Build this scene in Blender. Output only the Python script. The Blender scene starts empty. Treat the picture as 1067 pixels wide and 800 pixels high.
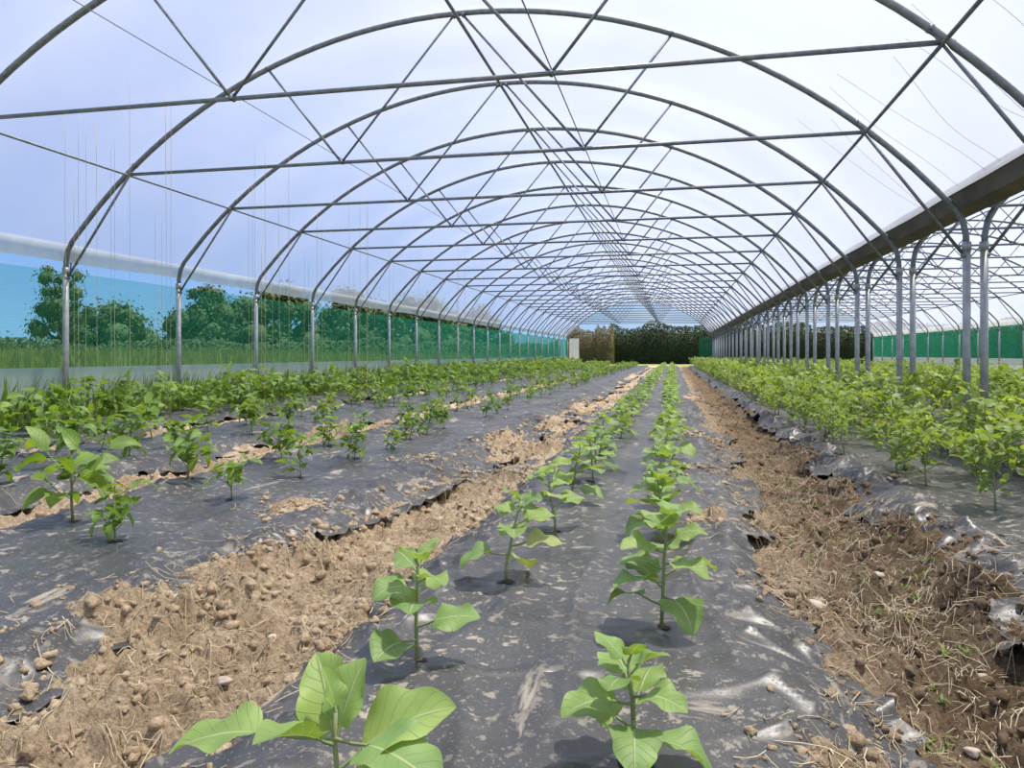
import bpy, math, random, bmesh
import numpy as np
from mathutils import Vector, Matrix
random.seed(7); np.random.seed(7)
scene=bpy.context.scene
COL=scene.collection
try:
    scene.view_settings.view_transform='Standard'
    scene.view_settings.look='None'
except Exception as e: print(e)

# ---------------------------------------------------------------- materials
def newmat(name):
    m=bpy.data.materials.new(name); m.use_nodes=True
    nt=m.node_tree
    for n in list(nt.nodes): nt.nodes.remove(n)
    return m,nt
def N(nt,t,**kw):
    n=nt.nodes.new(t)
    for k,v in kw.items():
        if k.startswith('i_'):
            key=k[2:]
            key=int(key) if key.isdigit() else key.replace('_',' ')
            n.inputs[key].default_value=v
        else: setattr(n,k,v)
    return n
def L(nt,a,b): nt.links.new(a,b)
def ramp(nt,fac,stops,interp='LINEAR'):
    r=nt.nodes.new('ShaderNodeValToRGB'); r.color_ramp.interpolation=interp
    el=r.color_ramp.elements
    while len(el)>len(stops): el.remove(el[-1])
    while len(el)<len(stops): el.new(0.5)
    for e,(p,c) in zip(el,stops):
        e.position=p; e.color=(c[0],c[1],c[2],1) if not isinstance(c,(int,float)) else (c,c,c,1)
    L(nt,fac,r.inputs[0]); return r
def mixc(nt,fac,a,b,mode='MIX'):
    m=nt.nodes.new('ShaderNodeMix'); m.data_type='RGBA'; m.blend_type=mode
    if isinstance(fac,(int,float)): m.inputs[0].default_value=fac
    else: L(nt,fac,m.inputs[0])
    for s,v in ((6,a),(7,b)):
        if isinstance(v,tuple): m.inputs[s].default_value=(v[0],v[1],v[2],1)
        else: L(nt,v,m.inputs[s])
    return m.outputs[2]
def out(nt,s):
    o=nt.nodes.new('ShaderNodeOutputMaterial'); L(nt,s,o.inputs[0]); return o
def noise(nt,scale,detail=4,rough=.55,vec=None,dist=0):
    n=N(nt,'ShaderNodeTexNoise',i_Scale=scale,i_Detail=detail,i_Roughness=rough,i_Distortion=dist)
    if vec is None:
        t=nt.nodes.new('ShaderNodeNewGeometry'); vec=t.outputs['Position']
    L(nt,vec,n.inputs['Vector']); return n.outputs[0]
def mth(nt,op,a,b=None,c=None):
    n=N(nt,'ShaderNodeMath',operation=op)
    for i,v in enumerate((a,b,c)):
        if v is None: continue
        if isinstance(v,(int,float)): n.inputs[i].default_value=v
        else: L(nt,v,n.inputs[i])
    return n.outputs[0]

def m_metal():
    m,nt=newmat('galvanised_steel')
    c=ramp(nt,noise(nt,18),[(.3,(.12,.135,.15)),(.7,(.22,.245,.265))])
    b=N(nt,'ShaderNodeBsdfPrincipled',i_Metallic=.4,i_Roughness=.42); L(nt,c.outputs[0],b.inputs['Base Color'])
    out(nt,b.outputs[0]); return m
def m_post():
    m,nt=newmat('galvanised_post')
    c=ramp(nt,noise(nt,14),[(.3,(.27,.29,.30)),(.7,(.42,.44,.45))])
    b=N(nt,'ShaderNodeBsdfPrincipled',i_Metallic=.3,i_Roughness=.42); L(nt,c.outputs[0],b.inputs['Base Color'])
    out(nt,b.outputs[0]); return m
def m_film():
    m,nt=newmat('greenhouse_film')
    g=nt.nodes.new('ShaderNodeNewGeometry')
    n=noise(nt,.7,2,.5,g.outputs['Position'],.2)
    bn=noise(nt,1.6,2,.5,g.outputs['Position'],.4)
    bp=N(nt,'ShaderNodeBump',i_Strength=.2,i_Distance=.05); L(nt,bn,bp.inputs['Height'])
    tr=N(nt,'ShaderNodeBsdfTransparent'); tr.inputs[0].default_value=(.89,.90,.975,1)
    tl=N(nt,'ShaderNodeBsdfTranslucent'); tl.inputs[0].default_value=(.43,.46,.56,1); L(nt,bp.outputs[0],tl.inputs['Normal'])
    gl=N(nt,'ShaderNodeBsdfGlossy',i_Roughness=.3); gl.inputs[0].default_value=(1,1,1,1); L(nt,bp.outputs[0],gl.inputs['Normal'])
    f=ramp(nt,n,[(.32,.36),(.68,.45)])
    sx=N(nt,'ShaderNodeSeparateXYZ'); L(nt,g.outputs['Position'],sx.inputs[0])
    pp=mth(nt,'PINGPONG',mth(nt,'SUBTRACT',sx.outputs[1],5.3),1.0)
    sm=ramp(nt,pp,[(0,.13),(.12,.06),(.8,0)])
    fa=mth(nt,'ADD',f.outputs[0],sm.outputs[0])
    a=nt.nodes.new('ShaderNodeMixShader'); L(nt,fa,a.inputs[0]); L(nt,tr.outputs[0],a.inputs[1]); L(nt,tl.outputs[0],a.inputs[2])
    b=N(nt,'ShaderNodeMixShader'); b.inputs[0].default_value=.04; L(nt,a.outputs[0],b.inputs[1]); L(nt,gl.outputs[0],b.inputs[2])
    out(nt,b.outputs[0]); return m
def m_skirt(name,a_,b_,tf=.2):
    m,nt=newmat(name)
    c=ramp(nt,noise(nt,4),[(.3,a_),(.7,b_)])
    d=N(nt,'ShaderNodeBsdfDiffuse'); L(nt,c.outputs[0],d.inputs[0])
    t=N(nt,'ShaderNodeBsdfTranslucent'); L(nt,c.outputs[0],t.inputs[0])
    a=N(nt,'ShaderNodeMixShader'); a.inputs[0].default_value=.5; L(nt,d.outputs[0],a.inputs[1]); L(nt,t.outputs[0],a.inputs[2])
    tr=N(nt,'ShaderNodeBsdfTransparent')
    e=N(nt,'ShaderNodeMixShader'); e.inputs[0].default_value=tf; L(nt,a.outputs[0],e.inputs[1]); L(nt,tr.outputs[0],e.inputs[2])
    out(nt,e.outputs[0]); return m
def m_net():
    m,nt=newmat('green_shade_net')
    tr=N(nt,'ShaderNodeBsdfTransparent'); tr.inputs[0].default_value=(.68,.89,.90,1)
    d=N(nt,'ShaderNodeBsdfTranslucent'); d.inputs[0].default_value=(.04,.34,.21,1)
    d2=N(nt,'ShaderNodeBsdfDiffuse'); d2.inputs[0].default_value=(.04,.34,.21,1)
    dd=N(nt,'ShaderNodeMixShader'); dd.inputs[0].default_value=.5; L(nt,d.outputs[0],dd.inputs[1]); L(nt,d2.outputs[0],dd.inputs[2])
    lw=N(nt,'ShaderNodeLayerWeight',i_Blend=.4)
    g=nt.nodes.new('ShaderNodeNewGeometry')
    mp=N(nt,'ShaderNodeMapping'); mp.inputs['Scale'].default_value=(1,1,6); L(nt,g.outputs['Position'],mp.inputs[0])
    nn=ramp(nt,noise(nt,1.5,3,.6,mp.outputs[0]),[(.3,0),(.7,.08)])
    r=ramp(nt,lw.outputs['Facing'],[(.15,.10),(.5,.22),(.85,.78)])
    sx=N(nt,'ShaderNodeSeparateXYZ'); L(nt,g.outputs['Position'],sx.inputs[0])
    st=ramp(nt,mth(nt,'PINGPONG',mth(nt,'MULTIPLY',sx.outputs[2],40),.5),[(.1,.06),(.3,0)])
    fa=mth(nt,'ADD',mth(nt,'ADD',r.outputs[0],nn.outputs[0]),st.outputs[0])
    a=N(nt,'ShaderNodeMixShader'); L(nt,fa,a.inputs[0]); L(nt,tr.outputs[0],a.inputs[1]); L(nt,dd.outputs[0],a.inputs[2])
    out(nt,a.outputs[0]); return m
def m_mulch():
    m,nt=newmat('black_mulch_plastic')
    g=nt.nodes.new('ShaderNodeNewGeometry')
    P=g.outputs['Position']
    spk=noise(nt,26,5,.62,P,.15)
    fine=noise(nt,110,3,.6,P,0)
    big=noise(nt,1.7,5,.6,P,.5)
    mp=N(nt,'ShaderNodeMapping'); mp.inputs['Scale'].default_value=(6,1.5,4); mp.inputs['Rotation'].default_value=(0,0,.3); L(nt,P,mp.inputs[0])
    mpb=N(nt,'ShaderNodeMapping'); mpb.inputs['Scale'].default_value=(2.2,6,4); mpb.inputs['Rotation'].default_value=(0,0,.5); L(nt,P,mpb.inputs[0])
    st=noise(nt,1.0,6,.62,mp.outputs[0],.5)
    st2=noise(nt,1.0,6,.62,mpb.outputs[0],.5)
    s1=ramp(nt,spk,[(.575,0),(.605,.75),(.68,1)])
    s2=ramp(nt,big,[(.40,.12),(.62,1)])
    a1=mth(nt,'MULTIPLY',s1.outputs[0],s2.outputs[0])
    s4=ramp(nt,fine,[(.60,0),(.66,.4)])
    s3=ramp(nt,st,[(.63,0),(.68,.75),(.8,1)])
    s5=ramp(nt,st2,[(.65,0),(.70,.75),(.8,1)])
    mx=mth(nt,'MAXIMUM',mth(nt,'MAXIMUM',a1,s4.outputs[0]),mth(nt,'MAXIMUM',s3.outputs[0],s5.outputs[0]))
    mx=mth(nt,'MULTIPLY',mx,.82)
    base=ramp(nt,big,[(.3,(.034,.034,.034)),(.7,(.074,.073,.070))])
    c=mixc(nt,mx,base.outputs[0],(.42,.37,.29))
    hz=N(nt,'ShaderNodeBsdfPrincipled'); L(nt,c,hz.inputs['Base Color']); hz.inputs['Specular IOR Level'].default_value=.5
    r=ramp(nt,mx,[(0,.39),(.5,.85)]); L(nt,r.outputs[0],hz.inputs['Roughness'])
    wa=mth(nt,'ABSOLUTE',mth(nt,'SUBTRACT',noise(nt,.6,1,.5,mp.outputs[0],.5),.5))
    wb=mth(nt,'ABSOLUTE',mth(nt,'SUBTRACT',noise(nt,.6,1,.5,mpb.outputs[0],.5),.5))
    w=mth(nt,'MINIMUM',wa,wb)
    w=ramp(nt,w,[(0,1),(.14,.3),(.3,0)],'EASE').outputs[0]
    bp=N(nt,'ShaderNodeBump',i_Strength=.5,i_Distance=.035); L(nt,w,bp.inputs['Height'])
    bp2=N(nt,'ShaderNodeBump',i_Strength=.08,i_Distance=.004); L(nt,fine,bp2.inputs['Height']); L(nt,bp.outputs[0],bp2.inputs['Normal']); L(nt,bp2.outputs[0],hz.inputs['Normal'])
    out(nt,hz.outputs[0]); return m
def m_soil(name,lo=.34,mix=True,bs=1.0):
    m,nt=newmat(name)
    g=nt.nodes.new('ShaderNodeNewGeometry'); P=g.outputs['Position']
    n1=noise(nt,5,6,.7,P); n2=noise(nt,70,6,.8,P)
    a=ramp(nt,n1,[(.28,(.38,.27,.165)),(.5,(.63,.48,.315)),(.72,(.80,.65,.45))])
    b=ramp(nt,n2,[(.32,lo),(.56,1.0)])
    c=mixc(nt,1.0,a.outputs[0],b.outputs[0],'MULTIPLY')
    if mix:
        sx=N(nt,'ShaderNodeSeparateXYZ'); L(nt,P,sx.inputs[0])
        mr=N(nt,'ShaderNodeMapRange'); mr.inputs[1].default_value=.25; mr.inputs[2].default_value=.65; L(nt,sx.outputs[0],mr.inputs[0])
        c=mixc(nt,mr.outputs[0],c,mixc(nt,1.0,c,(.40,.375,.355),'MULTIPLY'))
    d=N(nt,'ShaderNodeBsdfPrincipled',i_Roughness=.95); d.inputs['Specular IOR Level'].default_value=.1
    L(nt,c,d.inputs['Base Color'])
    bp=N(nt,'ShaderNodeBump',i_Strength=bs,i_Distance=.02); L(nt,n2,bp.inputs['Height']); L(nt,bp.outputs[0],d.inputs['Normal'])
    out(nt,d.outputs[0]); return m
def m_leaf(name,c1,c2,vein,trans=.35,veins=True,rough=.5):
    m,nt=newmat(name)
    g=nt.nodes.new('ShaderNodeNewGeometry'); P=g.outputs['Position']
    n=noise(nt,9,3,.5,P)
    c=ramp(nt,n,[(.3,c1),(.7,c2)]).outputs[0]
    oi=N(nt,'ShaderNodeObjectInfo')
    rr=ramp(nt,oi.outputs['Random'],[(0,(.8,.87,.9)),(1,(1.18,1.1,1.0))])
    c=mixc(nt,1.0,c,rr.outputs[0],'MULTIPLY')
    bs=N(nt,'ShaderNodeBsdfPrincipled',i_Roughness=rough)
    if veins:
        uv=N(nt,'ShaderNodeUVMap'); sx=N(nt,'ShaderNodeSeparateXYZ'); L(nt,uv.outputs[0],sx.inputs[0])
        av=mth(nt,'ABSOLUTE',mth(nt,'SUBTRACT',sx.outputs[1],.5))
        mid=ramp(nt,av,[(.010,1),(.035,0)])
        s=mth(nt,'MULTIPLY_ADD',av,-.6,sx.outputs[0])
        fr=mth(nt,'PINGPONG',mth(nt,'MULTIPLY',s,7),.5)
        lat=ramp(nt,fr,[(.0,.6),(.06,0)])
        mx=mth(nt,'MAXIMUM',mid.outputs[0],lat.outputs[0])
        c=mixc(nt,mx,c,vein)
        bp=N(nt,'ShaderNodeBump',i_Strength=.6,i_Distance=.004,invert=True); L(nt,mx,bp.inputs['Height']); L(nt,bp.outputs[0],bs.inputs['Normal'])
    L(nt,c,bs.inputs['Base Color'])
    tl=N(nt,'ShaderNodeBsdfTranslucent'); L(nt,mixc(nt,1.0,c,(1.6,1.5,.45),'MULTIPLY'),tl.inputs[0])
    a=N(nt,'ShaderNodeMixShader'); a.inputs[0].default_value=trans; L(nt,bs.outputs[0],a.inputs[1]); L(nt,tl.outputs[0],a.inputs[2])
    out(nt,a.outputs[0]); return m
def m_plain(name,c1,c2,rough=.8,scale=20,metal=0):
    m,nt=newmat(name)
    c=ramp(nt,noise(nt,scale),[(.3,c1),(.7,c2)])
    b=N(nt,'ShaderNodeBsdfPrincipled',i_Roughness=rough,i_Metallic=metal); L(nt,c.outputs[0],b.inputs['Base Color'])
    out(nt,b.outputs[0]); return m

METAL=m_metal(); POST=m_post(); FILM=m_film(); NET=m_net(); MULCH=m_mulch()
SKIRT=m_skirt('white_film_band',(.58,.62,.67),(.68,.71,.75),.22); SKIRTLOW=m_skirt('pale_film_skirt',(.36,.44,.46),(.46,.53,.55))
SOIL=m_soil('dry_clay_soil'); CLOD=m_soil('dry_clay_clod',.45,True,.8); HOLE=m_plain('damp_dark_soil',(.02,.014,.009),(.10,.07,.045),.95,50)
EGG=m_leaf('eggplant_leaf',(.17,.28,.07),(.30,.44,.13),(.42,.51,.25),.32,rough=.55)
EGGY=m_leaf('yellowing_leaf',(.32,.38,.10),(.44,.47,.17),(.5,.55,.28),.25)
PEP=m_leaf('pepper_leaf',(.095,.195,.025),(.22,.355,.065),(.28,.40,.12),.37)
TALLPEP=m_leaf('pale_pepper_leaf',(.15,.25,.045),(.33,.44,.11),(.36,.45,.18),.38)
FAR=m_leaf('tree_leaf',(.025,.05,.017),(.10,.145,.05),(.1,.1,.1),.2,False,.8)
HDG=m_leaf('hedge_leaf',(.014,.028,.010),(.028,.046,.017),(.1,.1,.1),.08,False,.95)
DRY=m_leaf('brown_shrub_leaf',(.11,.09,.045),(.18,.15,.08),(.1,.1,.1),.2,False,.95)
GRS=m_leaf('meadow_leaf',(.13,.16,.045),(.25,.25,.09),(.1,.1,.1),.3,False)
STEM=m_plain('green_stem',(.17,.23,.08),(.28,.33,.14),.6)
BARK=m_plain('bark',(.05,.035,.025),(.12,.09,.06),.9)
STRAW=m_plain('dry_straw',(.36,.29,.18),(.68,.57,.39),.8,8)
STONE=m_plain('pale_stone',(.33,.27,.21),(.52,.44,.35),.85,25)
GUT=m_plain('weathered_gutter',(.06,.052,.043),(.13,.113,.095),.6,3,.2)
TWINE=m_plain('jute_twine',(.45,.36,.2),(.6,.5,.3),.9)
WIRE=m_plain('thin_wire',(.12,.13,.14),(.20,.21,.22),.5)
FIELD=m_plain('field_grass',(.11,.17,.04),(.26,.29,.10),.95,.8)

# ---------------------------------------------------------------- mesh helper
class MB:
    def __init__(s): s.v=[];s.f=[];s.uv=[];s.m=[];s.mats=[]
    def mat(s,m):
        if m not in s.mats: s.mats.append(m)
        return s.mats.index(m)
    def grid(s,pts,uvs,m,closed=False):
        mi=s.mat(m); b=len(s.v); R=len(pts); C=len(pts[0])
        for r in pts: s.v.extend([tuple(p) for p in r])
        for i in range(R-1):
            for j in range(C if closed else C-1):
                j2=(j+1)%C
                s.f.append((b+i*C+j,b+i*C+j2,b+(i+1)*C+j2,b+(i+1)*C+j)); s.m.append(mi)
                if uvs: s.uv.extend([uvs[i][j],uvs[i][j2],uvs[i+1][j2],uvs[i+1][j]])
                else: s.uv.extend([(.3,.2)]*4)
    def tube(s,path,rad,m,k=6,caps=True):
        if not isinstance(rad,(list,tuple)): rad=[rad]*len(path)
        path=[Vector(p) for p in path]; rows=[]
        prev=None
        for i,p in enumerate(path):
            t=(path[min(i+1,len(path)-1)]-path[max(i-1,0)]).normalized()
            if prev is None:
                a=Vector((0,1,0)) if abs(t.y)<.9 else Vector((1,0,0))
                x=t.cross(a).normalized()
            else:
                x=(prev-t*prev.dot(t)).normalized()
            prev=x; y=t.cross(x)
            rows.append([p+(x*math.cos(q)+y*math.sin(q))*rad[i] for q in [2*math.pi*j/k for j in range(k)]])
        b=len(s.v)
        s.grid(rows,None,m,closed=True)
        if caps:
            mi=s.mat(m)
            s.f.append(tuple(b+j for j in range(k))[::-1]); s.m.append(mi); s.uv.extend([(.3,.2)]*k)
            e=b+(len(path)-1)*k
            s.f.append(tuple(e+j for j in range(k))); s.m.append(mi); s.uv.extend([(.3,.2)]*k)
    def mesh(s,name,smooth=True):
        me=bpy.data.meshes.new(name); me.from_pydata(s.v,[],s.f)
        for m in s.mats: me.materials.append(m)
        me.polygons.foreach_set('material_index',s.m)
        if smooth: me.polygons.foreach_set('use_smooth',[True]*len(s.f))
        ul=me.uv_layers.new(name='UVMap'); ul.data.foreach_set('uv',[c for u in s.uv for c in u])
        me.update(); return me
    def arrays(s): return (np.array(s.v,dtype=float),s.f,s.m,s.uv,s.mats)

def add(name,me,loc=(0,0,0),parent=None,label=None,cat=None,kind=None,group=None,rotz=0,scale=1):
    o=bpy.data.objects.new(name,me); COL.objects.link(o)
    o.location=loc; o.rotation_euler=(0,0,rotz); o.scale=(scale,)*3 if not isinstance(scale,tuple) else scale
    if parent: o.parent=parent
    if label: o['label']=label
    if cat: o['category']=cat
    if kind: o['kind']=kind
    if group: o['group']=group
    return o

def hsh(ix,iy,s): 
    v=np.sin(ix*127.1+iy*311.7+s*74.7)*43758.5453
    return v-np.floor(v)
def vn(x,y,s=0):
    x=np.asarray(x,dtype=float); y=np.asarray(y,dtype=float)
    xi=np.floor(x); yi=np.floor(y); fx=x-xi; fy=y-yi
    fx=fx*fx*(3-2*fx); fy=fy*fy*(3-2*fy)
    a=hsh(xi,yi,s);b=hsh(xi+1,yi,s);c=hsh(xi,yi+1,s);d=hsh(xi+1,yi+1,s)
    return (a*(1-fx)+b*fx)*(1-fy)+(c*(1-fx)+d*fx)*fy
def fbm(x,y,s=0,o=4):
    r=0;a=.5;t=0
    for i in range(o):
        r=r+a*vn(x*2**i,y*2**i,s+i*3); t+=a; a*=.5
    return r/t
def sst(e0,e1,x):
    t=np.clip((x-e0)/(e1-e0),0,1); return t*t*(3-2*t)

# ---------------------------------------------------------------- terrain
DEP=.095
BEDS=[(-6.65,-5.25),(-4.80,-3.42),(-2.98,-1.45),(-.93,.40),(.98,2.30),(3.0,4.4),(5.0,6.4),(7.2,8.6)]
MOUNDS=[(-1.80,3.35,.16,.09),(-1.70,5.03,.17,.08),(-1.55,1.88,.20,.12),(-1.52,2.35,.17,.10),(-1.42,2.75,.14,.07),(-1.25,1.45,.17,.08),(-1.35,2.1,.14,.07),
 (.20,3.5,.17,.085),(.18,4.8,.15,.07),(1.02,3.55,.19,.12),(1.0,2.75,.15,.10),(.95,4.6,.14,.08),(.31,1.47,.11,.07),(.36,2.6,.10,.06),
 (-.95,2.0,.13,.05),(-1.0,3.6,.16,.07),(-1.05,4.8,.2,.08),(-1.1,6.0,.2,.08),(-3.05,4.1,.22,.08),(-3.1,5.2,.22,.07),(-1.4,6.3,.22,.08),(.28,7.0,.17,.08),(-1.3,8.3,.22,.08),(.98,6.2,.15,.08),
 (.85,1.75,.12,.05),(-2.45,6.6,.22,.06),(-1.1,2.7,.12,.06),(1.12,3.15,.13,.08)]
rr=random.Random(3)
for i in range(70):
    bx=rr.choice(BEDS[1:5]); e=rr.choice(bx)
    MOUNDS.append((e+rr.uniform(-.12,.12),rr.uniform(5,30),rr.uniform(.08,.28),rr.uniform(.05,.10)))
def edges(b,y):
    xl,xr=b; s=b[0]*3.3
    l=xl+(fbm(y*1.3,y*0+s,5,3)-.5)*.30+(fbm(y*6,y*0+s,6,3)-.5)*.20
    r=xr+(fbm(y*1.3,y*0+s,15,3)-.5)*.30+(fbm(y*6,y*0+s,16,3)-.5)*.20
    if xr==-1.45: r=r+.04+.14*sst(2.8,5.5,y)
    if xl==-.93: l=l-.02-.11*sst(2.6,5.0,y)
    if xr==.40: r=r+.06*sst(2.5,5,y)
    if xl==.98: l=l-.10*sst(2.6,1.8,y)+(fbm(y*14,y*0+3,66,2)-.5)*.08
    return l,r
def bedprof(x,y):
    z=np.zeros_like(x)-DEP
    inside=np.zeros_like(x)
    for b in BEDS:
        d=np.minimum(x-b[0],b[1]-x)
        p=sst(-.06,.22,d)
        z=np.maximum(z,-DEP+DEP*p)
        inside=np.maximum(inside,sst(.0,.06,d))
    return z,inside
def ground(x,y):
    x=np.asarray(x,dtype=float);y=np.asarray(y,dtype=float)
    z,ins=bedprof(x,y)
    rough=(fbm(x*4.5,y*4.5,1,4)-.5)*.13+(np.abs(fbm(x*17,y*17,2,5)-.5))*.15-.028+(fbm(x*50,y*50,8,3)-.5)*.038
    edge=0
    for b in BEDS:
        for e in b: edge=edge+np.exp(-((x-e)/.12)**2)*.032*(.1+1.6*vn(y*2.2,y*0+e*7,77))
    zz=z-ins*.05+rough*(1-ins*.85)+edge
    tex=.75+(fbm(x*20,y*20,4,5)-.35)*1.4
    for (mx,my,r,h) in MOUNDS:
        d2=((x-mx)/r)**2+((y-my)/(r*1.3))**2
        zz=zz+np.exp(-d2*1.2)*h*tex
    return zz
def nonuni(a,b,f):
    r=[a]
    while r[-1]<b: r.append(r[-1]+f(r[-1]))
    return np.array(r)
def gridmesh(name,X,Y,Z,mat,extra=None):
    R,C=X.shape
    V=np.stack([X,Y,Z],-1).reshape(-1,3)
    idx=np.arange(R*C).reshape(R,C)
    F=np.stack([idx[:-1,:-1],idx[:-1,1:],idx[1:,1:],idx[1:,:-1]],-1).reshape(-1,4)
    me=bpy.data.meshes.new(name)
    me.vertices.add(len(V)); me.vertices.foreach_set('co',V.ravel())
    me.loops.add(F.size); me.loops.foreach_set('vertex_index',F.ravel().astype(np.int32))
    me.polygons.add(len(F)); me.polygons.foreach_set('loop_start',np.arange(0,F.size,4,dtype=np.int32))
    me.update(calc_edges=True); me.validate()
    me.polygons.foreach_set('use_smooth',np.ones(len(me.polygons),dtype=bool))
    me.materials.append(mat); return me
ys=nonuni(-3,52,lambda y: .009 if .9<y<2.6 else (.1 if y<.9 else .009*(y/2.6)**1.2))
xs=nonuni(-7.4,14,lambda x: .009 if (-1.9<x<-.7 or .1<x<1.3) else (.02 if -3.6<x<2.6 else .07))
X,Y=np.meshgrid(xs,ys); Z=ground(X,Y)
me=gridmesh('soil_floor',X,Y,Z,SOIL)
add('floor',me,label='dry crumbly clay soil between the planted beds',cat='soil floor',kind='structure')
mb=MB()
def quad(mb,x0,x1,y0,y1,z,m): mb.grid([[(x0,y0,z),(x1,y0,z)],[(x0,y1,z),(x1,y1,z)]],None,m)
quad(mb,-400,400,-200,500,-.2,FIELD)
add('floor',mb.mesh('field'),label='green grass field surrounding the polytunnel',cat='field',kind='structure')

# planting positions
yA=[(-.50,1.06),(-.595,1.70),(-.52,2.33),(-.48,3.10),(-.49,3.72)]; y=4.3
while y<47: yA.append((-.49+rr.uniform(-.05,.05),y)); y+=.60+rr.uniform(-.1,.1)
yB=[(-.065,1.38),(-.03,2.03),(-.03,3.05),(-.02,3.66)]; y=4.3
while y<47: yB.append((-.02+rr.uniform(-.05,.05),y)); y+=.60+rr.uniform(-.1,.1)
egg=yA+yB
NEARPEP={(-2.10,2.50):.72,(-2.20,3.44):.72,(-2.22,4.2):.80,(-2.2,4.95):.85,(-2.60,2.84):1.2,(-2.76,3.87):1.1,(-2.62,4.7):.9,(-3.75,3.55):1.1}
pep=list(NEARPEP)
for rx,y0,sp,sk in [(-2.2,5.6,.62,.12),(-2.65,5.5,.64,.12),(-3.85,4.2,.60,.15),(-4.38,3.9,.58,.1),(-5.6,4.6,.46,.05),(-6.2,4.8,.46,.05)]:
    y=y0
    while y<47:
        if rr.random()>sk: pep.append((rx+rr.uniform(-.08,.08),y))
        y+=sp+rr.uniform(-.14,.14)
tallpep=[(1.50,3.95),(1.38,4.55),(1.95,4.3),(1.35,5.0)]
for rx,y0,sp in [(1.36,5.3,.42),(1.85,4.8,.42),(2.2,5.1,.6),(3.35,5.0,.42),(3.95,5.2,.42),(5.4,7.5,.5),(6.0,8,.5),(7.6,11,.6)]:
    y=y0
    while y<46:
        if rr.random()>.05: tallpep.append((rx+rr.uniform(-.14,.14),y))
        y+=sp+rr.uniform(-.14,.14)
# mulch strips
def mulchz(x,y,b):
    z,_=bedprof(x,y)
    s=b[0]
    d=np.minimum(x-b[0],b[1]-x)
    rid=1-2*np.abs(fbm(x*3.5+y*.5+s,y*.9-x*.6,22,2)-.5)
    rid2=1-2*np.abs(fbm(x*2-y*1.2+s,y*4.0+x*2.5,25,2)-.5)
    rid3=1-2*np.abs(fbm(x*1.2+y*2+s,y*4.5-x*3,28,2)-.5)
    fo=1-sst(.12,.45,d)
    amp=1.7 if b[0]==.98 else .95
    wr=(fbm(x*3+s,y*1.6,21,2)-.5)*.035+(rid**7)*.018+((rid2**6)*.030+(rid3**6)*.020)*fo*amp+(rid3**8)*.006
    return z+.004+wr
for bi,b in enumerate(BEDS):
    yy=nonuni(.55 if bi in(1,2,3,4) else 2.0,48.5,lambda y:.012 if y<2.6 else .012*(y/2.6)**1.25)
    tt=np.linspace(0,1,120 if bi in(2,3,4) else 40)
    T,Yg=np.meshgrid(tt,yy); l,r=edges(b,Yg)
    Xg=l+(r-l)*T
    ca=.08 if b[0]==.98 else .05
    curl=(fbm(Yg*4,Yg*0+b[0]+T*3,91,2)-.38)*ca
    e_=np.minimum(T,1-T)*(b[1]-b[0])
    Zg=mulchz(Xg,Yg,b)+curl*sst(.11,0,e_)
    me=gridmesh('mulch_film',Xg,Yg,Zg,MULCH)
    bm=bmesh.new(); bm.from_mesh(me); me.materials.append(HOLE)
    for (px,py) in egg+pep+tallpep:
        if b[0]<px<b[1] and py<14:
            R0=random.uniform(.014,.03) ; vs=[]
            a_=[2*math.pi*k/14 for k in range(14)]
            ox=random.uniform(-.012,.012); oy=random.uniform(-.012,.012)
            qx=np.array([px+ox]+[px+ox+math.cos(a)*R0*random.uniform(.5,1.5) for a in a_])
            qy=np.array([py+oy]+[py+oy+math.sin(a)*R0*random.uniform(.5,1.5) for a in a_])
            qz=mulchz(qx,qy,b)+.003
            vs=[bm.verts.new(p) for p in zip(qx,qy,qz)]
            for k in range(14):
                f=bm.faces.new((vs[0],vs[1+k],vs[1+(k+1)%14])); f.material_index=1
    bm.to_mesh(me); bm.free()
    add('mulch_film',me,label='dusty black plastic mulch sheet covering a raised planting bed',cat='mulch film',group='mulch sheets over the beds')
def topz(x,y):
    for b in BEDS:
        if b[0]<x<b[1]: return float(mulchz(np.array([x]),np.array([y]),b)[0])
    return float(ground(np.array([x]),np.array([y]))[0])

# ---------------------------------------------------------------- clods, straw, stones
def instmerge(name,protos,items,mats,smooth=True):
    VV=[];FF=[];MM=[];UU=[];off=0
    for (pi,loc,R,s) in items:
        v,f,m,u,ms=protos[pi]
        VV.append((v*s)@np.array(R).T+np.array(loc))
        FF.extend([tuple(i+off for i in q) for q in f]); MM.extend(m); UU.extend(u); off+=len(v)
    me=bpy.data.meshes.new(name); me.from_pydata(np.concatenate(VV).tolist(),[],FF)
    for m in mats: me.materials.append(m)
    me.polygons.foreach_set('material_index',MM); me.polygons.foreach_set('use_smooth',[smooth]*len(FF))
    ul=me.uv_layers.new(name='UVMap'); ul.data.foreach_set('uv',[c for q in UU for c in q]); me.update(); return me
def lump(seed,sub=1,mat=SOIL,amp=.35,flat=.7,jit=.15):
    bm=bmesh.new(); bmesh.ops.create_icosphere(bm,subdivisions=sub,radius=1)
    r=random.Random(seed)
    ph=[r.uniform(0,9) for _ in range(6)]
    for v in bm.verts:
        c=v.co; k=1+amp*(math.sin(c.x*2.3+ph[0])*math.sin(c.y*2.7+ph[1])+.5*math.sin(c.z*4+ph[2]+c.x*3)+r.uniform(-jit,jit))
        v.co=Vector((c.x*k,c.y*k*.85,c.z*k*flat))
    mb=MB(); mb.v=[tuple(v.co) for v in bm.verts]; mb.f=[tuple(v.index for v in f.verts) for f in bm.faces]
    mb.m=[0]*len(mb.f); mb.mats=[mat]; mb.uv=[(.3,.2)]*(3*len(mb.f)); bm.free(); return mb
protos=[lump(i,2,CLOD,jit=.5).arrays() for i in range(6)]
items=[]
R=random.Random(5)
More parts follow.
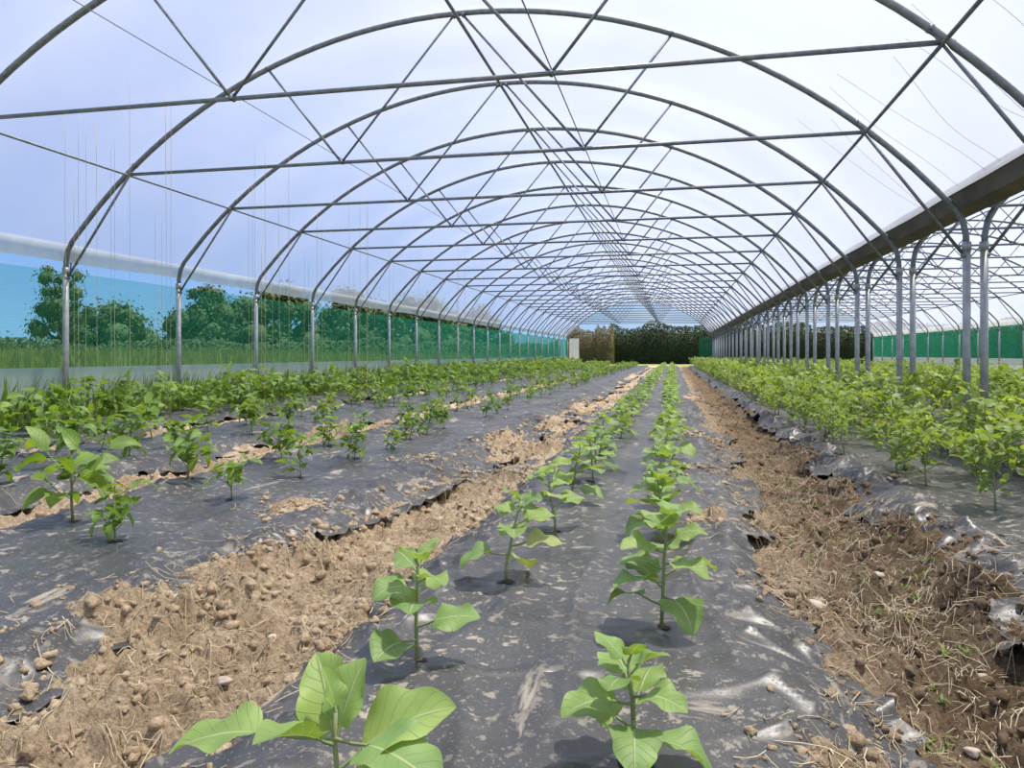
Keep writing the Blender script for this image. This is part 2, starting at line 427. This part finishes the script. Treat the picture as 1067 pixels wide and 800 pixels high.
GX=[(-1.6,-.85,.5),(.33,1.08,.42),(-3.45,-2.95,.08)]
pts=[]
def randpath(R,ymax=14):
    u=R.random(); a,b,_=GX[0] if u<.5 else (GX[1] if u<.88 else GX[2])
    y=1.0+ (ymax-1.0)*R.random()**2.2
    return R.uniform(a,b),y
for i in range(7000): pts.append(randpath(R))
for (mx,my,r,h) in MOUNDS[:28]:
    for j in range(130): pts.append((R.gauss(mx,r*.75),R.gauss(my,r*.95)))
def surf(PX,PY):
    PZ=ground(PX,PY)
    for b in BEDS:
        l,r=edges(b,PY); k=(PX>l)&(PX<r)
        PZ=np.where(k,np.maximum(PZ,mulchz(PX,PY,b)),PZ)
    return PZ
PX=np.array([p[0] for p in pts]);PY=np.array([p[1] for p in pts]);PZ=surf(PX,PY)
for x,y,z in zip(PX,PY,PZ):
    s=.002+.018*R.random()**4
    rm=Matrix.Rotation(R.uniform(0,6.28),3,'Z')@Matrix.Rotation(R.uniform(-.5,.5),3,'X')
    items.append((R.randrange(6),(x,y,z+s*.02),rm,s*(1+.05*y)))
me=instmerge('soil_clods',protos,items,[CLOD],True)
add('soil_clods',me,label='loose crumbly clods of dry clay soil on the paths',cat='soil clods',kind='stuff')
mb=MB(); S=[]
for i in range(8200):
    if i<1800:
        x,y=randpath(R,11)
    elif i<7000:
        if i%25==0 or i==1800: cx_,cy_=(R.uniform(.4,1.0),R.uniform(1.2,7)) if R.random()<.8 else (R.uniform(-1.35,-.9),R.uniform(1.2,5))
        x,y=R.gauss(cx_,.08),R.gauss(cy_,.16)
    else:
        m=random.choice(MOUNDS[:20]); x,y=R.gauss(m[0],m[2]*.8),R.gauss(m[1],m[2]*.9)
    a=R.uniform(0,6.28); l=R.uniform(.015,.07) if R.random()<.86 else R.uniform(.07,.20); r=R.uniform(.0006,.0017)
    da=R.uniform(-1.1,1.1)
    S.append(([(x+math.cos(a+da*k/3)*l*k/3,y+math.sin(a+da*k/3)*l*k/3) for k in range(4)],r,R.uniform(.001,.016)))
allp=np.array([q for s in S for q in s[0]]); az4=surf(allp[:,0],allp[:,1])
for i,(p,r,up) in enumerate(S):
    mb.tube([(q[0],q[1],float(az4[i*4+k])+.003+up*k/3) for k,q in enumerate(p)],r,STRAW,3,False)
add('straw_litter',mb.mesh('straw_litter'),label='dry straw and dead grass stalks scattered over soil',cat='straw',kind='stuff')
STN=[(.45,2.55,.035),(-1.49,2.03,.024),(-1.07,1.64,.018),(-.95,1.38,.020),(-1.55,2.08,.014),(-1.2,2.4,.014),(.62,1.75,.016),(.8,2.2,.014),(-1.12,1.95,.014),(.75,3.0,.018)]
sm=[lump(40+i,3,STONE,.2,.6,.05).mesh('stone') for i in range(3)]
for i,(x,y,s) in enumerate(STN):
    add('stone',sm[i%3],(x,y,float(ground(np.array([x]),np.array([y]))[0])+s*.2),label='small pale rounded stone lying on dry soil',cat='stone',group='stones on the soil paths',rotz=i*1.3,scale=s)

# ---------------------------------------------------------------- plants
def leaf(mb,base,az,el,pet,Ln,W,mat,droop=.9,fold=.25,rip=.12,nu=9,nv=6,lob=3,roll=0,seed=0,petr=.0022,broad=0):
    r=random.Random(seed)
    p=Vector(base); d=Vector((math.cos(az)*math.cos(el),math.sin(az)*math.cos(el),math.sin(el)))
    e=p+d*pet
    if pet>0: mb.tube([p,p+d*pet*.5+Vector((0,0,-pet*.03)),e],[petr*1.2,petr,petr*.8],STEM,5 if nu>5 else 3,False)
    side0=Vector((-math.sin(az),math.cos(az),0))
    rows=[];uvs=[];c=e.copy()
    ph=r.uniform(0,6)
    side=(side0*math.cos(roll)+Vector((0,0,1))*math.sin(roll)).normalized()
    for i in range(nu+1):
        t=i/nu
        ee=el-droop*t
        d=Vector((math.cos(az)*math.cos(ee),math.sin(az)*math.cos(ee),math.sin(ee)))
        up=side.cross(d); 
        if up.z<0: up=-up
        if i>0: c=c+d*(Ln/nu)
        if broad:
            q=abs(2*t**.80-1)
            w=W*max(0.0,1-q**2.1)**.64*(1.08-.26*t)
        else: w=W*(math.sin(math.pi*min(1,t**.72*.985+.015))**.8)*(1-.12*t)
        if lob: w*=.92+.14*abs(math.sin(t*math.pi*lob+.5+ph*.1))
        if i==nu: w=W*.03
        if i==0: w=max(w,W*.06)
        row=[];uu=[]
        for j in range(nv+1):
            v=-1+2*j/nv
            h=abs(v)*w*fold + w*rip*(abs(v)**2)*math.sin(t*10+ph+(1.5 if v>0 else 0))
            row.append(c+side*(v*w)+up*h-d*(abs(v)**2*w*.16)); uu.append((t,(v+1)/2))
        rows.append(row);uvs.append(uu)
    mb.grid(rows,uvs,mat)
def stem_path(H,r,n=5,lean=.05):
    dx=r.uniform(-lean,lean);dy=r.uniform(-lean,lean)
    return [Vector((dx*(k/n)**1.5+r.uniform(-.004,.004),dy*(k/n)**1.5,H*k/n-(.02 if k==0 else 0))) for k in range(n+1)]
def sp_at(path,t):
    k=t*(len(path)-1); i=min(int(k),len(path)-2); return path[i].lerp(path[i+1],k-i)
def egg_leaves(seed,H,n,Ln,hi=True):
    r=random.Random(seed); path=stem_path(H,r); a0=r.uniform(0,6.28); L_=[]
    for i in range(n):
        f=i/(n-1); t=.20+.80*f**.85
        L_.append(dict(base=sp_at(path,min(t,1)),az=a0+i*2.4+r.uniform(-.5,.5),el=(.25+.65*f)+r.uniform(-.25,.2),
            pet=Ln*(.42-.28*f)*r.uniform(.8,1.25),Ln=Ln*(.95-.48*f**1.8)*r.uniform(.8,1.15),W=Ln*(.42-.20*f**1.8)*r.uniform(.9,1.1),
            droop=r.uniform(.5,1.6)*(1-.3*f),fold=r.uniform(.0,.35),rip=.18,roll=r.uniform(-.3,.3),seed=r.randrange(9999),broad=1,lob=3))
    return path,L_
NEAR=[ # x,y,seed,H,n,leaf length
 (-.50,1.06,11,.20,8,.17),(-.595,1.70,12,.24,10,.13),(-.52,2.33,23,.25,10,.125),(-.48,3.10,14,.25,11,.13),(-.49,3.72,15,.26,11,.13),
 (-.065,1.38,16,.18,11,.12),(-.03,2.03,37,.31,16,.13),(-.03,3.05,18,.26,12,.135),(-.02,3.66,19,.26,12,.135)]
nearset={(a,b) for a,b,*_ in NEAR}
for idx,(x,y,sd,H,n,Ln) in enumerate(NEAR):
    e=add('eggplant_seedling',None,(x,y,topz(x,y)),label='young eggplant seedling with broad wavy green leaves in black mulch',cat='eggplant plant',group='eggplant seedlings in the mulched bed')
    if idx==2: e['label']='young eggplant seedling with a few yellowing leaves'
    path,LL=egg_leaves(sd,H,n,Ln)
    if idx==0:
        spec=[(.25,.72,.05,.160,.060,.6,.45,.3,.55),(2.3,1.0,.03,.13,.048,.5,-.4,.45,.70),(1.2,1.2,.03,.10,.038,.4,.2,.4,.75),(-.35,.12,.07,.14,.060,.6,.1,.2,.80),(3.35,.08,.12,.14,.060,.6,.0,.2,.80),(4.2,.6,.04,.11,.046,.6,.2,.4,.75),(2.9,1.3,.01,.06,.022,.3,0,.5,1)]
        LL=[dict(base=sp_at(path,tt_),az=a,el=el,pet=p,Ln=l,W=w_,droop=dr,fold=fo,rip=.18,roll=ro,seed=50+k,broad=1,lob=3) for k,(a,el,p,l,w_,dr,ro,fo,tt_) in enumerate(spec)]
    mb=MB(); mb.tube(path,[.0055-.0022*k/5 for k in range(6)],STEM,8)
    add('stem',mb.mesh('stem'),parent=e)
    for k,l in enumerate(LL):
        mb=MB(); yel=(idx==2 and k in(0,2)) 
        leaf(mb,mat=EGGY if yel else EGG,nu=22,nv=10,petr=.0028,**l)
        o=add('leaf',mb.mesh('leaf'),parent=e)
        if yel: o['label']='yellowing eggplant leaf'
def mk_egg(i,hi=True):
    r=random.Random(100+i); H=r.uniform(.15,.25)
    path,LL=egg_leaves(200+i,H,r.choice([9,11,12]),r.uniform(.11,.135))
    s=MB(); s.tube(path,[.0055-.002*k/5 for k in range(6)],STEM,6)
    f=MB()
    for l in LL:
        if not hi: l['lob']=0
        leaf(f,mat=EGG,nu=10 if hi else 5,nv=4 if hi else 2,**l)
    return s,f
def mk_bush(i,H,n,Ln,W,mat,spread,hi=True,nb=5,low=.12,lean=.08):
    r=random.Random(300+i); s=MB(); f=MB()
    path=stem_path(H*.8,r,lean=lean); s.tube(path,[.006-.003*k/5 for k in range(6)],STEM,5)
    tips=[]
    for b in range(nb):
        a=b*2.4+r.uniform(-.6,.6); t=r.uniform(low,.9); p0=sp_at(path,t)
        le=r.uniform(.45,1.1)*spread; p1=p0+Vector((math.cos(a)*le*.6,math.sin(a)*le*.6,le*.35)); p2=p0+Vector((math.cos(a)*le,math.sin(a)*le,le*r.uniform(.4,1.1)))
        p2.z=min(p2.z,H*r.uniform(.85,1.1)); s.tube([p0,p1,p2],[.003,.0025,.0018],STEM,4,False); tips.append([p0,p1,p2])
    tips.append([sp_at(path,.4),sp_at(path,.75),sp_at(path,1)])
    for k in range(n):
        tp=tips[k%len(tips)]; q=r.random()**.55
        base=tp[0].lerp(tp[1],q*2) if q<.5 else tp[1].lerp(tp[2],q*2-1)
        leaf(f,base,r.uniform(0,6.28),r.uniform(-.4,1.1),Ln*.25,Ln*r.uniform(.5,1.25),W*r.uniform(.8,1.15),mat,
             droop=r.uniform(.3,1.4),fold=r.uniform(.1,.5),rip=.1,nu=6 if hi else 3,nv=2,lob=0,roll=r.uniform(-.8,.8),seed=r.randrange(9999),petr=.0012)
    return s,f
def merged(s,f):
    m=MB()
    for q in (s,f):
        off=len(m.v); m.v+=q.v; m.f+=[tuple(i+off for i in t) for t in q.f]; m.uv+=q.uv
        ids=[m.mat(x) for x in q.mats]; m.m+=[ids[i] for i in q.m]
    return m
def plantset(name,poslist,mkhi,mklo,nvar,near,label,cat,group,maxind,skip=set(),scl=lambda x,y:1.0,var=.2,fixed={}):
    hi=[mkhi(i) for i in range(nvar)]; him=[(s.mesh('stem'),f.mesh('foliage')) for s,f in hi]
    lo=[merged(*mklo(i)) for i in range(nvar)]; lom=[m.mesh(name) for m in lo]
    ps=sorted([p for p in poslist if p not in skip],key=lambda p:math.hypot(*p))
    mats=lo[0].mats; items=[]
    pr=[m.arrays() for m in lo]
    for k,(x,y) in enumerate(ps):
        v=R.randrange(nvar); rz=R.uniform(0,6.28); sc=R.uniform(1-var,1+var)*scl(x,y); z=topz(x,y)
        if (x,y) in fixed: sc=fixed[(x,y)]
        if k>=maxind:
            items.append((v,(x,y,z),Matrix.Rotation(rz,3,'Z'),sc)); continue
        lab=label(x,y) if callable(label) else label
        gr=group(x,y) if callable(group) else group
        if math.hypot(x,y)<near:
            e=add(name,None,(x,y,z),label=lab,cat=cat,group=gr,rotz=rz,scale=sc)
            add('stem',him[v][0],parent=e); add('foliage',him[v][1],parent=e)
        else:
            add(name,lom[v],(x,y,z),label=lab,cat=cat,group=gr,rotz=rz,scale=sc)
    if items:
        add(name+'_row',instmerge(name+'_row',pr,items,mats),label='distant continuous rows of the same vegetable plants',cat='plant rows',kind='stuff')
plantset('eggplant_seedling',egg,lambda i:mk_egg(i,True),lambda i:mk_egg(i,False),6,12,
   'young eggplant seedling with broad wavy green leaves in black mulch','eggplant plant','eggplant seedlings in the mulched bed',300,skip=nearset,var=.2)
plantset('pepper_plant',pep,lambda i:mk_bush(i,random.Random(i).uniform(.27,.36),[26,34,40,28,36,32][i],.105,[.028,.032,.024,.034,.027,.03][i],PEP,.13,True,5+i%3),lambda i:mk_bush(i,.32,34,.10,.027,PEP,.14,False,7),6,9,
   lambda x,y:'bushy green pepper plant in black mulch beside the net wall' if x<-5 else 'small green pepper plant growing from black mulch','pepper plant',
   lambda x,y:'pepper plants along the net wall' if x<-5 else 'pepper plants in the mulched beds',300,
   scl=lambda x,y:1.35 if x<-5 else (.95 if x<-3 else .85),var=.3,fixed=NEARPEP)
plantset('tall_pepper_plant',tallpep,lambda i:mk_bush(20+i,.46+.03*(i%3),[150,120,170,130,160,110][i],.068,.019,TALLPEP,.25,True,15,.06,.16),lambda i:mk_bush(20+i,.47,110,.082,.024,TALLPEP,.27,False,13,.05,.16),6,8,  # these are pepper plants too, taller and paler, built as a separate set
   'leafy pale green pepper plant growing densely beside the posts','tomato plant',
   lambda x,y:'pepper plants in the bed by the posts' if x<2.5 else 'pepper plants in the neighbouring tunnel',300,var=.28,fixed={(1.50,3.95):.95,(1.38,4.55):.8,(1.95,4.3):1.1})
wd=MB()
for i in range(260):
    if i<120: x=R.uniform(.5,.95); y=1.5+R.random()**1.3*9
    elif i<160: x=R.uniform(-1.4,-.95); y=R.uniform(3,12)
    else: x=R.uniform(2.25,3.0); y=R.uniform(4.5,20)
    z=float(ground(np.array([x]),np.array([y]))[0])
    sc=1 if x<2 else 3
    for k in range(6): leaf(wd,(x+R.uniform(-.02,.02)*sc,y+R.uniform(-.02,.02)*sc,z),R.uniform(0,6.28),R.uniform(.2,1.2),0,R.uniform(.015,.04)*sc*1.3,.004*sc,PEP,nu=3,nv=2,lob=0,seed=k)
add('path_weeds',wd.mesh('path_weeds'),label='tiny green weeds sprouting on the soil path',cat='weeds',kind='stuff')
wd=MB()
for i in range(4200):
    x=R.uniform(-6.84,-6.4); y=R.uniform(3.5,47); z=-.1
    wd_w=.008*(1+y/12); a=R.uniform(0,3.14); h=R.uniform(.2,.55); lx=R.uniform(-.15,.15); ly=R.uniform(-.15,.15)
    x=max(x,-6.72); ca,sa=math.cos(a)*wd_w,math.sin(a)*wd_w
    wd.grid([[(x-ca,y-sa,z),(x+ca,y+sa,z)],[(x-ca+abs(lx)*.4,y-sa+ly*.4,h*.6),(x+ca+abs(lx)*.4,y+sa+ly*.4,h*.6)],[(x+abs(lx),y+ly,h),(x+abs(lx)+.003,y+ly,h)]],None,PEP)
add('edge_grass',wd.mesh('edge_grass'),label='grassy green weeds along the foot of the net wall',cat='grass',kind='stuff')

# ---------------------------------------------------------------- tunnel frame
H0=4.2;RR=5.9;HW=4.66
def az_(x): return H0-RR+math.sqrt(RR*RR-x*x)
CX=-2.12; CX2=2.54+.14+HW
arc=[(x,az_(x)) for x in np.linspace(-4.45,4.45,41)]
full=[(-4.66,1.62),(-4.655,1.80),(-4.63,1.93),(-4.57,2.04)]+arc+[(4.57,2.04),(4.63,1.93),(4.655,1.80),(4.66,1.62)]
mb=MB(); mb.tube([(x,0,z) for x,z in full],.028,METAL,8); M_ARCH=mb.mesh('arch')
def legm(x,b=0):
    mb=MB(); mb.tube([(x,0,-.25),(x,0,.8),(x,0,1.7)],.033,POST,10)
    mb.tube([(x,0,1.66),(x,0,1.74)],.039,POST,10); return mb.mesh('post')
M_PL=legm(-HW); M_PR=legm(HW)
mb=MB(); mb.tube([(-3.9,0,2.76),(3.9,0,2.76)],.019,METAL,8)
M_TIE=mb.mesh('tie_bar')
def strut(a,b,r=.013):
    mb=MB(); mb.tube([(a[0],.0,a[1]),(b[0],.0,b[1])],r,METAL,6)
    for p in (a,b): mb.tube([(p[0],-.03,p[1]),(p[0],.03,p[1])],r*1.5,METAL,6)
    return mb.mesh('brace')
BR=[strut((-2.12,az_(2.12)),(-1.27,2.76)),strut((-1.27,2.76),(-.05,4.18)),strut((.05,4.18),(1.27,2.76)),strut((1.27,2.76),(2.12,az_(2.12)))]
KN=[strut((-3.75,az_(3.75)),(-4.64,1.62),.015),strut((3.75,az_(3.75)),(4.64,1.62),.015)]
HY=[5.3+2*k for k in range(23)]
for cx,nm in ((CX,'main'),(CX2,'next')):
    for y in HY:
        e=add('tunnel_hoop',None,(cx,y,0),label='galvanised steel tunnel hoop with posts, tie bar and braces' if cx==CX else 'galvanised steel hoop of the adjoining tunnel',cat='greenhouse frame',group='hoops of the main tunnel' if cx==CX else 'hoops of the adjoining tunnel')
        add('arch',M_ARCH,parent=e); add('post',M_PL,parent=e); add('post',M_PR,parent=e); add('tie_bar',M_TIE,parent=e)
        for b in BR: add('brace',b,parent=e)
        for b in KN: add('knee_brace',b,parent=e)
Y0,Y1=-5,49.4
def longi(name,x,z,r,mat,label,cat,grp,y0=Y0,y1=Y1):
    mb=MB(); mb.tube([(0,y0,0),(0,(y0+y1)/2,0),(0,y1,0)],r,mat,6); add(name,mb.mesh(name),(x,0,z),label=label,cat=cat,group=grp)
for cx in (CX,CX2):
    for rx,dz,r in ((0,-.05,.018),(-3.82,-.05,.012),(3.82,-.05,.015)):
        longi('purlin',cx+rx,az_(rx)+dz,r,METAL,'long galvanised steel purlin running beneath the hoops','purlin','purlins')
    for rx in (1.27,):
        longi('support_wire',cx+rx,2.80,.005,WIRE,'thin crop support wire strung along the tie bars','wire','crop support wires')
longi('support_wire',CX-1.27,2.80,.0035,WIRE,'thin crop support wire strung along the tie bars','wire','crop support wires')
for k in range(9):
    y=4.0+k*.5+R.uniform(-.15,.15); s0=R.uniform(3.3,3.8); s1=4.45; dy=R.uniform(-.3,.3); sag=R.uniform(.02,.12); wv=R.uniform(.0,.04)
    mb=MB(); P_=[]
    for x_ in np.linspace(s0,s1,14):
        t=(x_-s0)/(s1-s0); P_.append((CX+x_,y+dy*t+wv*math.sin(t*7+k),az_(x_)-.02-sag*math.sin(t*math.pi)))
    mb.tube(P_,.0013,WIRE,4)
    add('tie_wire',mb.mesh('tie_wire'),label='thin slack wire hanging under the film near the gutter',cat='wire',group='slack wires by the gutter')
# ceiling films
def filmstrip(cx,a0,a1):
    X_=np.linspace(a0,a1,61); Yl=np.linspace(Y0,Y1,110)
    Xg,Yg=np.meshgrid(X_,Yl)
    ph=np.abs(np.sin((Yg-5.3)/2*math.pi))
    Zg=H0-RR+np.sqrt(RR*RR-Xg**2)+.035-ph*.015+(fbm(Xg*1.2,Yg*.8,31,3)-.5)*.02
    return gridmesh('film',Xg+cx,Yg,Zg,FILM)
add('ceiling',filmstrip(CX,-4.62,4.5),label='translucent curved polythene roof film over the hoops',cat='roof film',kind='structure')
add('ceiling',filmstrip(CX2,-4.5,4.62),label='translucent polythene roof film of the adjoining tunnel',cat='roof film',kind='structure')
def sheet(name,prof,mat,wav,label,cat,seed,ny=240):
    Yl=np.linspace(Y0,Y1,ny); P=np.array(prof); n=len(P)
    Xg=np.zeros((ny,n));Zg=np.zeros((ny,n));Yg=np.repeat(Yl[:,None],n,1)
    for j in range(n):
        Xg[:,j]=P[j,0]+(fbm(Yl*1.1,Yl*0+j*.3,seed,3)-.5)*wav; Zg[:,j]=P[j,1]
    Zg[:,-1]+=(fbm(Yl*.9,Yl*0,seed+2,3)-.5)*wav
    add(name,gridmesh(name,Xg,Yg,Zg,mat),label=label,cat=cat,kind='structure')
xl=CX-HW-.05
sheet('wall_left',[(xl-.02,1.70),(xl-.02,1.4),(xl-.02,1.0),(xl-.02,.52)],NET,.03,'green shade netting side wall','net wall',41)
sheet('trim_1',[(xl+.06,2.01),(xl+.02,1.98),(xl,1.92),(xl-.01,1.82)],SKIRT,.035,'white film band above the net wall','film band',51)
sheet('trim_2',[(xl+.01,.60),(xl,.5),(xl+.01,.2),(xl,-.15)],SKIRTLOW,.04,'white film skirt at the base of the net wall','film skirt',61)
xr=CX2+HW+.05
sheet('wall_right',[(xr,1.82),(xr,1.3),(xr,.6)],NET,.04,'green shade netting side wall of the adjoining tunnel','net wall',71)
sheet('trim_3',[(xr-.06,2.01),(xr-.02,1.98),(xr,1.8)],SKIRT,.05,'white film band above the net wall','film band',81)
sheet('trim_4',[(xr,.6),(xr,.2),(xr,-.15)],SKIRTLOW,.04,'white film skirt at the base of the net wall','film skirt',91)
# gutter
gx=2.54+.07
mb=MB(); pr=[(-.17,2.20),(-.15,2.20),(-.10,2.07),(.10,2.07),(.15,2.20),(.17,2.20),(.17,2.17),(.16,2.17),(.115,2.045),(-.115,2.045),(-.16,2.17),(-.17,2.17)]
mb.grid([[(x,y,z) for x,z in pr] for y in np.linspace(Y0,Y1,28)],None,GUT,closed=True)
add('valley_gutter',mb.mesh('valley_gutter',False),(gx,0,0),label='long weathered metal valley gutter between the two tunnels',cat='gutter')
mb=MB()
ye=49.5
mb.grid([[(-6.7,0,-.1),(-6.05,0,-.1)],[(-6.7,0,1.8),(-6.05,0,1.8)]],None,SKIRT)
add('wall_back',mb.mesh('wall_back'),(0,ye,0),label='white film panel closing part of the tunnel end',cat='end panel',kind='structure')
mb=MB(); mb.grid([[(1.6,0,-.1),(2.5,0,-.1)],[(1.7,0,1.9),(2.5,0,1.8)]],None,NET)
add('wall_back',mb.mesh('wall_back'),(0,ye,0),label='green net panel closing part of the tunnel end',cat='end panel',kind='structure')

for i in range(36):
    x=R.choice([-5.6,-6.2,-5.0])+R.uniform(-.05,.05); y=5.4+R.random()*7 if i<28 else R.uniform(12,20)
    top=az_(x-CX)-.02
    lo=R.uniform(.02,.12)
    mb=MB(); n=9; am=R.uniform(.005,.03); ph=R.uniform(0,6)
    mb.tube([(am*math.sin(ph+k*.8)*(k/n),am*math.cos(ph+k*1.1)*(k/n),top-(top-lo)*k/n) for k in range(n+1)],.0022,TWINE,4)
    add('support_string',mb.mesh('support_string'),(x,y,0),label='thin beige twine hanging from the tunnel frame',cat='string',group='hanging crop strings')

# ---------------------------------------------------------------- outside vegetation
def cards(c,r,q,d,s,mat):
    n=(d+Vector((r.uniform(-.7,.7),r.uniform(-.7,.7),r.uniform(-.3,.9)))).normalized()
    u=n.cross(Vector((0.3,.2,1))).normalized(); v=n.cross(u)
    c.grid([[q-u*s*.5-v*s,q+u*s*.5-v*s],[q-u*s,q+u*s],[q-u*s*.3+v*s*1.2,q+u*s*.3+v*s*1.2]],None,mat)
def mk_tree(seed,H,W,nl=6500):
    r=random.Random(seed); t=MB(); c=MB()
    t.tube([(0,0,-.3),(.1,0,H*.3),(0,.1,H*.6),(.1,.1,H*.85)],[H*.03,H*.024,H*.015,H*.006],BARK,8)
    blobs=[]; lx=r.uniform(-.1,.1)*W
    for k in range(38):
        a=r.uniform(0,6.28); q=r.random()**.5*W*.48
        z=H*(.08+.84*r.random()**.9); rad=W*r.uniform(.05,.15)*(1.2-.5*z/H)
        p=Vector((math.cos(a)*q*(1.15-.8*z/H)+lx*z/H,math.sin(a)*q*(1.15-.8*z/H),z)); blobs.append((p,rad))
        t.tube([(0,0,z*.6),tuple(p)],[H*.01,H*.004],BARK,5)
    for k in range(nl):
        p,rad=r.choice(blobs); d=Vector((r.gauss(0,1),r.gauss(0,1),r.gauss(0,1))).normalized()
        q=p+d*rad*(r.uniform(.6,1.5) if r.random()<.85 else r.uniform(1.4,2.1))
        if q.z<.1: continue
        cards(c,r,q,d,W*r.uniform(.007,.018),FAR)
    for (p,rad) in blobs:
        rows=[]
        for i in range(7):
            th=math.pi*i/6; rows.append([p+Vector((math.sin(th)*math.cos(f),math.sin(th)*math.sin(f),math.cos(th)))*rad*.8*(1+.2*math.sin(3*f+i)) for f in [2*math.pi*j/10 for j in range(10)]])
        c.grid(rows,None,FAR,closed=True)
    return t.mesh('trunk'),c.mesh('crown')
TR=[mk_tree(1,10,5.6),mk_tree(2,6.6,9.5),mk_tree(3,7.6,8.5),mk_tree(4,5.6,10)]
def tree(x,y,k,s=1,lab=None):
    M=TR[k]
    e=add('tree',None,(x,y,-.2),label=lab or 'leafy dark green tree beyond the net wall',cat='tree',group='trees outside the tunnel',rotz=R.uniform(0,6),scale=s)
    add('trunk',M[0],parent=e); add('crown',M[1],parent=e)
tree(-48,51.5,0,s=.98,lab='tall slender green tree standing above the tree line')
for (x,y,k,s) in [(-63,46,3,.95),(-57,49,1,.8),(-42.5,62,2,.95),(-37.5,68,1,1.1),(-31.5,71.5,3,1.15),(-35,77,2,1.05),(-27,79,1,1.05),(-23,86,3,1.1),(-45,71,1,1.0),(-28.5,89,2,.95),(-52,62,3,1.0)]:
    tree(x,y,k,s)
def hedge(x0,x1,yc,yc2,hmin,hmax,n,mat,label,name='hedge',seed=9,sz=.16,m_=90,fr=.22):
    r=random.Random(seed); c=MB()
    hs=[hmin+(hmax-hmin)*(1.6*float(fbm(np.array([k*fr]),np.array([seed*1.7]),9,5)[0])-.3) for k in range(m_+1)]
    rows=[]
    for k in range(m_+1):
        t=k/m_; x=x0+(x1-x0)*t; y=yc+(yc2-yc)*t; h=hs[k]*.9
        rows.append([(x,y-1.0,-.2),(x,y-1.1,h*.5),(x,y-.6,h*.85),(x,y,h),(x,y+.7,h*.9),(x,y+1,-.2)])
    c.grid(rows,None,mat)
    for k in range(n):
        t=r.random(); kk=min(int(t*m_),m_-1); h=hs[kk]+(hs[kk+1]-hs[kk])*(t*m_-kk)
        x=x0+(x1-x0)*t; y=yc+(yc2-yc)*t
        if r.random()<.5: q=Vector((x,y-r.uniform(-.3,1.0),h*r.uniform(.82,1.12)))
        else: q=Vector((x,y-1.2+r.uniform(-.15,.2),r.uniform(-.1,h*.92)))
        cards(c,r,q,Vector((0,-1,.5)),r.uniform(.5,1.3)*sz,mat)
    add(name,c.mesh(name),label=label,cat='hedge')
hedge(-6.0,34,74,74,2.7,3.7,24000,HDG,'long dense dark green boundary hedge behind the tunnel',sz=.06,m_=120,fr=.16)
hedge(-9.8,-5.4,71.2,71.2,2.3,3.3,4500,DRY,'brownish tan shrub mass beside the dark hedge',seed=12,sz=.045,m_=30,fr=.25)
hedge(-66,-11,20,74,1.0,2.2,12000,FAR,'low dark green hedge under the outside trees',seed=15,sz=.10,m_=160,fr=.15)
mb=MB()
for i in range(15000):
    x=-9.5-R.random()**1.1*26; y=R.uniform(4,60)
    if y>46+(x+40)*.3: continue
    a=R.uniform(0,3.14); h=R.uniform(.35,.85)+.012*abs(x); w=R.uniform(.008,.018)*(1+abs(x)/16); lx=R.uniform(-.2,.2); ly=R.uniform(-.2,.2)
    ca,sa=math.cos(a)*w,math.sin(a)*w
    mb.grid([[(x-ca,y-sa,-.25),(x+ca,y+sa,-.25)],[(x-ca+lx*.4,y-sa+ly*.4,h*.6),(x+ca+lx*.4,y+sa+ly*.4,h*.6)],[(x+lx,y+ly,h),(x+lx+.003,y+ly,h)]],None,GRS)
add('meadow_grass',mb.mesh('meadow_grass'),label='tall yellowish green meadow vegetation outside the net wall',cat='meadow grass',kind='stuff')

# ---------------------------------------------------------------- light, world
w=bpy.data.worlds.new('sky'); scene.world=w; w.use_nodes=True; nt=w.node_tree
for n_ in list(nt.nodes): nt.nodes.remove(n_)
tc=N(nt,'ShaderNodeTexCoord'); sx=N(nt,'ShaderNodeSeparateXYZ'); L(nt,tc.outputs['Generated'],sx.inputs[0])
sky=ramp(nt,sx.outputs[2],[(0,(.38,.64,.95)),(.12,(.25,.46,.88)),(.5,(.27,.39,.77)),(1,(.30,.42,.77))])
cn=noise(nt,1.0,1,.4,tc.outputs['Generated'],.2)
cm=mth(nt,'MULTIPLY_ADD',sx.outputs[0],.30,cn)
cf=ramp(nt,cm,[(.36,0),(.70,.85)])
c=mixc(nt,cf.outputs[0],sky.outputs[0],(.76,.82,.91))
bg=N(nt,'ShaderNodeBackground',i_Strength=1.0); L(nt,c,bg.inputs[0])
o=N(nt,'ShaderNodeOutputWorld'); L(nt,bg.outputs[0],o.inputs[0])
sd=bpy.data.lights.new('sun','SUN'); sd.energy=9.2; sd.angle=math.radians(2.5); sd.color=(1,.92,.77)
so=bpy.data.objects.new('sun',sd); COL.objects.link(so)
sdir=Vector((.24,.16,.86)); so.rotation_euler=sdir.to_track_quat('Z','Y').to_euler(); so.location=(20,0,30)

cd=bpy.data.cameras.new('camera'); cam=bpy.data.objects.new('camera',cd); COL.objects.link(cam)
f=780; cd.sensor_width=36; cd.lens=f*36/1067; cd.shift_y=-31/1067; cd.clip_end=1000; cd.clip_start=.02
cam.location=(0,0,.75); cam.rotation_euler=(math.radians(90),0,math.atan(167/780))
scene.camera=cam
